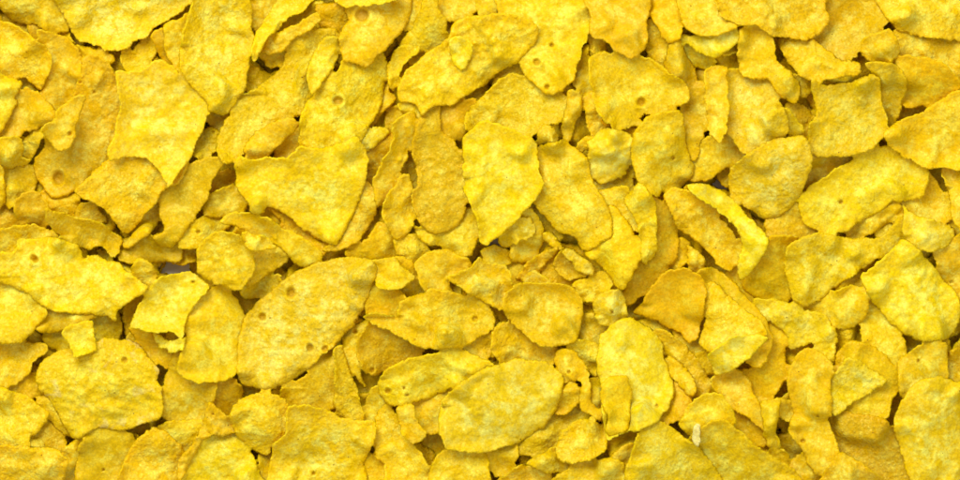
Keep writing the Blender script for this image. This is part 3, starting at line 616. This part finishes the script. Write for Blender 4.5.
6|k3|61,450 75,440 84,438 84,475 70,488 58,488 67,465|small flake at the bottom edge right of the corner flake
6|k5 cG h103,470,2|78,447 88,437 100,428 127,430 137,445 127,460 124,488 76,488|dull speckled olive flake at the bottom edge below the popped knobbly flake
7|k6 x80|123,463 133,443 153,428 170,433 183,450 182,463 177,490 119,490|bright domed flake at the bottom edge right of the dull speckled olive one
6|k2|156,427 173,420 202,420 204,432 190,447 180,447 168,434|flake strip below the squarish flake
8|k2 x45 w1 h213,414,1.5|200,428 208,403 217,407 230,417 240,430 225,437 213,435 200,445 190,465 180,483 178,460 195,440|frilly crooked flake with a small knob, left of the round flake
7|k5 t120,.1 cY|183,472 197,447 217,435 233,434 247,445 258,470 264,490 180,490|bright yellow flake at the bottom edge below the frilly crooked flake
8|k6|230,413 240,400 260,392 277,393 287,403 290,413 287,430 273,443 267,455 253,450 240,440 232,428|round flake just below the biggest elliptical flake
9|k6 cY h313,474,2 t100,.06|272,453 273,443 283,435 287,415 290,405 317,407 343,418 363,420 375,423 376,440 365,463 362,490 270,490|large squarish flake at the bottom edge below the two ribbed shaded flakes
5|k2|258,453 273,453 275,467 270,490 262,490|sliver of flake left of the large squarish bottom flake
5|k2 cO|363,465 373,453 388,470 392,490 360,490|orange shaded flake at the bottom edge right of the large squarish flake
6|k5 x-60|375,430 377,410 387,403 395,413 400,437 413,445 427,460 433,490 388,490 383,463 375,457|long uneven flake running down to the bottom edge below the three holed flake
7|k3 x-70|397,407 413,404 417,417 427,437 413,444 403,437 398,420|narrow flake hanging below the middle of the three holed flake
6|k3|413,405 445,393 442,417 442,433 427,435 420,420|small frilled flake left of the large smooth elliptical flake
6|k4|431,465 447,448 470,453 487,453 487,490 430,490|flake at the bottom edge directly under the large smooth elliptical flake
7|k5 x-30 t110,.25|220,222 232,213 250,212 268,218 285,228 305,238 320,250 321,260 307,269 292,262 275,243 257,233 238,228|curved rim like flake under the large four sided flake, bent over a shaded hollow
5|k3|205,198 233,183 247,195 246,208 225,219 203,215|flake right of the lower end of the dull olive flake
5|k2 cB|268,208 285,213 305,230 322,242 332,245 320,258 300,243 285,228|thin brown crumbly flake squeezed under the lower edge of the large four sided flake
7|k6 t150,.1 w1|197,266 197,250 203,240 220,231 243,235 254,253 254,273 243,288 230,289 210,281 198,274|crumpled flake right of the pale grey gap
6|k3 cG t225,.3|243,236 275,242 289,258 278,268 260,281 248,288 244,270|shaded hollow flake right of the crumpled flake
8|k2|243,232 262,235 277,247 270,250 255,253 245,245|small bright tongue lying over the shaded hollow flake
5|k2 x30|239,291 253,280 265,274 283,276 272,288 258,299 245,300|narrow curved flake between the shaded hollow flake and the biggest ellipse
3|cB|318,258 345,251 355,262 328,272 305,276|dark brown flake above the biggest elliptical flake
7|k6 t200,.08|535,205 543,185 539,160 538,147 560,140 578,148 588,160 593,183 607,203 613,220 610,237 593,248 583,250 573,237 560,233 547,220|large grainy flake right of the tall smooth middle flake
6|k3|596,190 627,187 631,203 642,220 639,232 623,225 613,208 600,200|slim flake below the pale crumbly flake
5|k1 cP|595,184 613,180 632,170 632,189 605,190|pale greyish flake sliver under the pale crumbly flake
6|k6 cO x-55|606,207 617,208 627,220 637,237 640,257 633,277 623,290 613,283 603,267 585,250|smooth orange flake curving out from under the large grainy flake
8|k4 x80|625,205 625,197 637,183 647,190 655,203 657,227 657,250 647,265 640,260 640,240 635,220|slender pointed flake between the two orange curving flakes
5|k6 cO x75|653,198 667,203 677,223 680,240 677,257 667,273 647,293 630,305 621,300 625,285 640,265 653,240|long orange crescent flake right of the slender pointed flake
4|k2 cO|678,238 691,242 690,260 675,272 669,266|narrow flake edge right of the long orange crescent
4|k2|687,245 704,256 704,272 690,270|small flake under the crescent flake beside the curled strip
7|k2 cP w1|498,239 520,220 530,218 537,233 527,240 521,241 515,249 513,245 505,248|small pale flake with a bitten edge below the tall smooth middle flake
5|k4|526,210 536,214 544,227 544,243 537,257 523,263 508,256|dark yellow flake around the small pale flake with a bitten edge
4|k3|480,251 497,244 515,257 505,267 487,262|small shaded flake above the flake with a peaked top
6|k1|543,233 552,232 561,243 565,249 552,248 544,241|tiny flake left of the bottom of the large grainy flake
7|k3 x30 t135,.3|515,279 528,262 542,252 558,247 557,255 545,263 542,270 530,275 518,281|slanting pointed flake above the neat round flake
7|k2 cP|522,279 535,270 546,278 551,286 538,288 525,286|small pale flake tip just above the neat round flake
6|k3 cG|553,265 559,253 564,249 577,264 579,273 588,276 573,281 567,281 560,274|brownish cupped flake behind the bright tilted chip
8|k2 cP t135,.25|562,253 567,247 577,252 587,258 595,267 593,276 587,274 575,270 573,265|bright tilted chip of a flake below the large grainy flake
5|k4|571,286 587,276 595,272 611,269 614,285 604,293 595,302 582,303|shaded flake below the bright tilted chip
6|k4 cP h612,312,2|593,302 607,290 620,290 627,305 629,318 617,326 605,327 596,319|small pale round flake above the large flake with an orange patch
5|k2|581,315 596,314 607,328 598,341 580,340|small flake right of the neat round tan rimmed flake
'''

# ------------------------------------------------------------------ the deep layer, glimpsed in the gaps
BARE = [(176, 267, 9)]
br = random.Random(11)
seed = 1000
for layer in range(2):
    for iy in range(10):
        for ix in range(18):
            cx = -70 + ix * 64 + (layer * 32) + br.uniform(-14, 14) + (iy % 2) * 26
            cy = -60 + iy * 64 + (layer * 28) + br.uniform(-14, 14)
            r = br.uniform(36, 48) + 3
            for a, b, q in BARE:                     # shift what would cover a bare spot
                d = math.hypot(cx - a, cy - b)
                if d < r + q: cx = a + (cx - a) / (d + .1) * (r + q); cy = b + (cy - b) / (d + .1) * (r + q)
            if not (-60 < cx < 1020 and -60 < cy < 540): continue
            seed += 1
            make_flake(blob(cx, cy, r, br), seed, k=br.uniform(3, 6), mat=br.choice('NNOGB'), spacing=2.6,
                       label='deep lying corn flake seen only as a shaded scrap in the gaps between upper flakes',
                       group='deep flakes glimpsed in the gaps of the heap')

# ------------------------------------------------------------------ the heap goes on a little beyond the picture
mr = random.Random(5)
def margin(cx, cy):
    global seed
    r = mr.uniform(26, 40)
    p = blob(cx, cy, r, mr)
    if all(-3 < x < 963 and -3 < y < 483 for x, y in p): return
    # keep it clear of the picture
    if cx < 0: dx = min(0, -6 - max(x for x, y in p)); p = [(x + dx, y) for x, y in p]
    elif cx > 960: dx = max(0, 966 - min(x for x, y in p)); p = [(x + dx, y) for x, y in p]
    elif cy < 0: dy = min(0, -6 - max(y for x, y in p)); p = [(x, y + dy) for x, y in p]
    else: dy = max(0, 486 - min(y for x, y in p)); p = [(x, y + dy) for x, y in p]
    seed += 1
    make_flake(p, seed, k=mr.uniform(4, 7), mat=mr.choice('NNYOP'), spacing=2.6,
               label='corn flake of the heap lying just beyond the edge of the picture', group='flakes just beyond the edge of the picture')
for rep in range(2):
    for i in range(19):
        margin(-20 + i * 54 + rep * 25, -34 - rep * 12); margin(-20 + i * 54 + rep * 25, 514 + rep * 12)
    for i in range(9):
        margin(-34 - rep * 12, 10 + i * 54 + rep * 25); margin(994 + rep * 12, 10 + i * 54 + rep * 25)

# ------------------------------------------------------------------ every flake of the photograph, from the bottom of the heap up
rows = []
for i, ln in enumerate(l for l in FLAKES.split('\n') if l.count('|') >= 2):
    f = ln.split('|')
    if len(f) == 3: lev, par, pts, lab = f[0], '', f[1], f[2]
    else: lev, par, pts, lab = f
    if par and ',' in par and not par[0] in 'kxtchHw': raise Exception(ln)
    rows.append((int(lev), i, par, pts, lab))
rows.sort(key=lambda r: (r[0], r[1]))
# let each flake run on a little under the ones that cover it
RANK = np.zeros((GH, GW), int)
for r, (lev, i, par, pts, lab) in enumerate(rows):
    P = np.array([tuple(float(v) for v in p.split(',')) for p in pts.split()])
    a0, b0 = np.floor(P.min(0)).astype(int); a1, b1_ = np.ceil(P.max(0)).astype(int) + 1
    gx, gy = np.meshgrid(np.arange(a0, a1), np.arange(b0, b1_))
    m = inside(catmull(P, 3), gx.astype(float), gy.astype(float))
    sub = RANK[b0 - Y0:b1_ - Y0, a0 - X0:a1 - X0]; sub[m] = r + 1
def run_under(P, r, reach=20):
    Q = catmull(P, 2.5); n = len(Q)
    t = np.roll(Q, -1, 0) - np.roll(Q, 1, 0); nn = np.stack([t[:, 1], -t[:, 0]], 1)
    nn /= np.linalg.norm(nn, axis=1)[:, None] + 1e-9
    area = 0.5 * np.sum(Q[:, 0] * np.roll(Q[:, 1], -1) - np.roll(Q[:, 0], -1) * Q[:, 1])
    if area < 0: nn = -nn
    d = np.zeros(n)
    for j in range(n):
        for s_ in range(1, reach + 4):
            x, y = Q[j] + nn[j] * s_
            if RANK[int(np.clip(round(y) - Y0, 0, GH - 1)), int(np.clip(round(x) - X0, 0, GW - 1))] > r + 1: d[j] = s_
            elif s_ > 2: break
    d = np.maximum(d - 3, 0)
    d = np.min([np.roll(d, q) for q in (-2, -1, 0, 1, 2)], axis=0)
    d = np.mean([np.roll(d, q) for q in (-1, 0, 1)], axis=0)
    return Q + nn * d[:, None]
for rk, (lev, i, par, pts, lab) in enumerate(rows):
    P = [tuple(float(v) for v in p.split(',')) for p in pts.split()]
    k, ax, tl, hs, wr, mt = 4, None, None, [], 0, 'N'
    for q in par.split():
        if q[0] == 'k': k = float(q[1:])
        elif q[0] == 'x': ax = float(q[1:])
        elif q[0] == 't': tl = tuple(float(v) for v in q[1:].split(','))
        elif q[0] == 'c': mt = q[1]
        elif q[0] == 'w': wr = float(q[1:])
        elif q[0] == 'h': hs.append(tuple(float(v) for v in q[1:].split(',')))
    w = max(p[0] for p in P) - min(p[0] for p in P); h = max(p[1] for p in P) - min(p[1] for p in P)
    if min(w, h) < 24: k = min(k, 3)
    P = run_under(P, rk)
    if tl: tl = (tl[0], tl[1] * 1.2)
    make_flake(P, i + 1, k=k, axis=ax, tilt=tl, holes=hs, wr=wr, mat=mt, label=lab, group=GROUP,
               lift=0.8)

# ------------------------------------------------------------------ flakes that the upper ones (almost) hide become one mass
vis = ID[110:590, 110:1070]
NAMED = {
    1027: 'dim flake scrap in the top left corner, under the bent flake',
    1031: 'dim flake scrap right of the tall smooth flake, level with its lower half',
    1081: 'deep flake scrap beneath the right tip of the curved light rimmed flake',
    1082: 'deep flake lying at the right end of the pale grey gap',
    1086: 'shaded scrap left of the bright flake with a peaked top',
    1088: 'shaded scrap above the bright tilted chip under the large grainy flake',
    1090: 'shaded flake in the gap right of the crescent shaped flake, near the shield shaped one',
    1097: 'deep flake scrap between the broad slotted flake and the pale puffed flake, lower piece',
    1105: 'dim flake scrap right of the small pale round flake, under the orange crescent',
    1181: 'shaded narrow scrap below the bent flake of the top left corner',
    1182: 'shaded scrap between the wide pale flake and the large creamy flake below it',
    1185: 'dim flake seen at the top edge inside the bend of the long arched flake',
    1187: 'dim flake scrap just left of the narrow twisted flake with a sawtooth rim',
    1192: 'shaded scrap left of the arched flake, under the tongue flake that bends down',
    1204: 'deep flake scrap right of the flake with one round hole, above the jagged flake',
    1205: 'shaded scrap under the lower rim of the big wrinkled oval, right end of it',
    1206: 'shaded scrap between the right end of the wrinkled oval and the two dimples flake',
    1209: 'dim flake above the pale smooth flake and below the small orange tinted one',
    1210: 'deep flake in the gap at the left side of the square horned flake',
    1211: 'shaded scrap above the right horn of the square horned flake',
    1212: 'deep flake scrap between the narrow upright flake and the smooth wedge flake',
    1215: 'shaded scrap left of the pitted flake, above the dull greenish flake',
    1221: 'dark scrap between the jagged flake and the left side of the gritty flake',
    1223: 'deep flake in the gap between two stick shaped upright flakes, above the crumbly flake',
    1229: 'shaded scrap between the smooth wedge flake and the upright flake at the right edge',
    1232: 'shaded flake at the left edge above the orange tinted rim',
    1233: 'shaded scrap left of the bright flake that points downward',
    1236: 'dark flake under the lower left edge of the large four sided flake',
    1237: 'dark scrap right of the leaf shaped flake foot, under the large four sided flake',
    1240: 'shaded scrap along the left edge of the large grainy flake, near its foot',
    1242: 'shaded scrap between the long orange crescent and the crescent shaped flake',
    1243: 'dark scrap in the hollow between the crescent shaped flake and the curled strip',
    1251: 'deep flake between the broad slotted flake and the pale puffed flake, upper piece',
    1252: 'dark flake between the crumpled flake and the upper left of the biggest ellipse',
    1256: 'shaded flake left of the neat round flake with a tan rim',
    1257: 'deep flake between the slanting pointed flake and the neat round flake',
    1260: 'shaded scrap under the foot of the pale curled strip flake',
    1262: 'dark scrap under the lower right edge of the smooth shield shaped flake',
    1268: 'dark scrap below the pale puffed flake, beside the popped knobbly one',
    1271: 'dark flake right of the two ribbed flakes, above the three holed flake',
    1276: 'dark scrap below the left corner of the fan shaped orange flake',
    1277: 'dark scrap under the bottom tip of the fan shaped orange flake',
    1278: 'dark scrap between the bristly cream flake and the tall upright flake',
    1279: 'shaded scrap left of the dark knotted flake, above the rounded orange flake',
    1280: 'shaded scrap under the lowest corner of the big blistered bright flake',
    1284: 'dark scrap below the popped knobbly flake, above the bottom flakes',
    1286: 'dark scrap under the lower left end of the biggest ellipse',
    1289: 'dark flake at the lower left of the large smooth elliptical flake',
    1306: 'small dark scrap just above the bottom flake under the large smooth ellipse',
    1312: 'dark flake left of the waist of the tall upright flake, near the bottom',
}
rest = []
for o in list(col.objects):
    if 'sid' not in o: continue
    s_ = o['sid']; del o['sid']
    if s_ <= 1000: continue
    n = int((vis == s_).sum())
    if s_ in NAMED: o['label'] = NAMED[s_]; o['group'] = 'deep flakes glimpsed in the gaps of the heap'; continue
    rest.append(o)
    if DEBUG and n > 50:
        ys, xs = np.nonzero(vis == s_)
        print('DEEP', s_, n, 'centre', int(np.median(xs)), int(np.median(ys)), 'box', xs.min(), ys.min(), xs.max(), ys.max())
co, fa, core, mi, n0 = [], [], [], [], 0
mats = [MATS[k_] for k_ in 'NOGBYP']
for o in rest:
    me = o.data; n = len(me.vertices)
    a = np.empty(n * 3, np.float32); me.vertices.foreach_get('co', a); a = a.reshape(-1, 3) + np.array(o.location, np.float32)
    f = np.empty(len(me.loops), np.int32); me.loops.foreach_get('vertex_index', f)
    c_ = np.empty(n, np.float32); me.attributes['core'].data.foreach_get('value', c_)
    co.append(a); fa.append(f + n0); core.append(c_); n0 += n
    mi.append(np.full(len(f) // 3, mats.index(me.materials[0]), np.int32))
    bpy.data.objects.remove(o); bpy.data.meshes.remove(me)
co = np.concatenate(co); fa = np.concatenate(fa); core = np.concatenate(core); mi = np.concatenate(mi)
me = bpy.data.meshes.new('corn_flakes_beneath')
me.vertices.add(len(co)); me.vertices.foreach_set('co', co.ravel())
me.loops.add(len(fa)); me.loops.foreach_set('vertex_index', fa)
me.polygons.add(len(fa) // 3); me.polygons.foreach_set('loop_start', (np.arange(len(fa) // 3) * 3).astype(np.int32))
me.polygons.foreach_set('use_smooth', np.ones(len(fa) // 3, bool))
for m_ in mats: me.materials.append(m_)
me.polygons.foreach_set('material_index', mi)
me.update(calc_edges=True)
at = me.attributes.new('core', 'FLOAT', 'POINT'); at.data.foreach_set('value', core)
o = bpy.data.objects.new('corn_flakes_beneath', me); col.objects.link(o)
o['label'] = 'mass of hidden corn flakes under and around the ones in view, glimpsed as dark scraps'
o['category'] = 'corn flakes'; o['kind'] = 'stuff'
if DEBUG:
    ys, xs = np.nonzero(vis == 0); print('BARE cells', sorted({(int(x) // 20 * 20, int(y) // 20 * 20) for x, y in zip(xs, ys)}))
    print('FLAKES', len(rows), 'max', H.max(), 'mean', H[110:590, 110:1070].mean(), 'bare', int((vis == 0).sum()), 'deep px', int((vis > 1000).sum()))
    for lev, i, par, pts, lab in rows:
        n = int((vis == i + 1).sum())
        if n < 90: print('HIDDEN', n, lab)

# ------------------------------------------------------------------ pieces that belong to a flake are its parts
def find(txt): return next(o for o in col.objects if o.get('label', '').startswith(txt))
for child, parent, nm in (('thin pale curled lip', 'pale puffed flake', 'curled_lip'),
                          ('bright orange patch', 'large upright flake with a bright orange patch', 'toasted_patch'),
                          ('small pale diamond shaped flap', 'big wrinkled oval flake slanting', 'raised_flap')):
    c, p = find(child), find(parent)
    c.location = c.location - p.location
    c.parent = p
    c.name = nm; c.data.name = nm
    for key in ('category', 'group'):
        if key in c: del c[key]
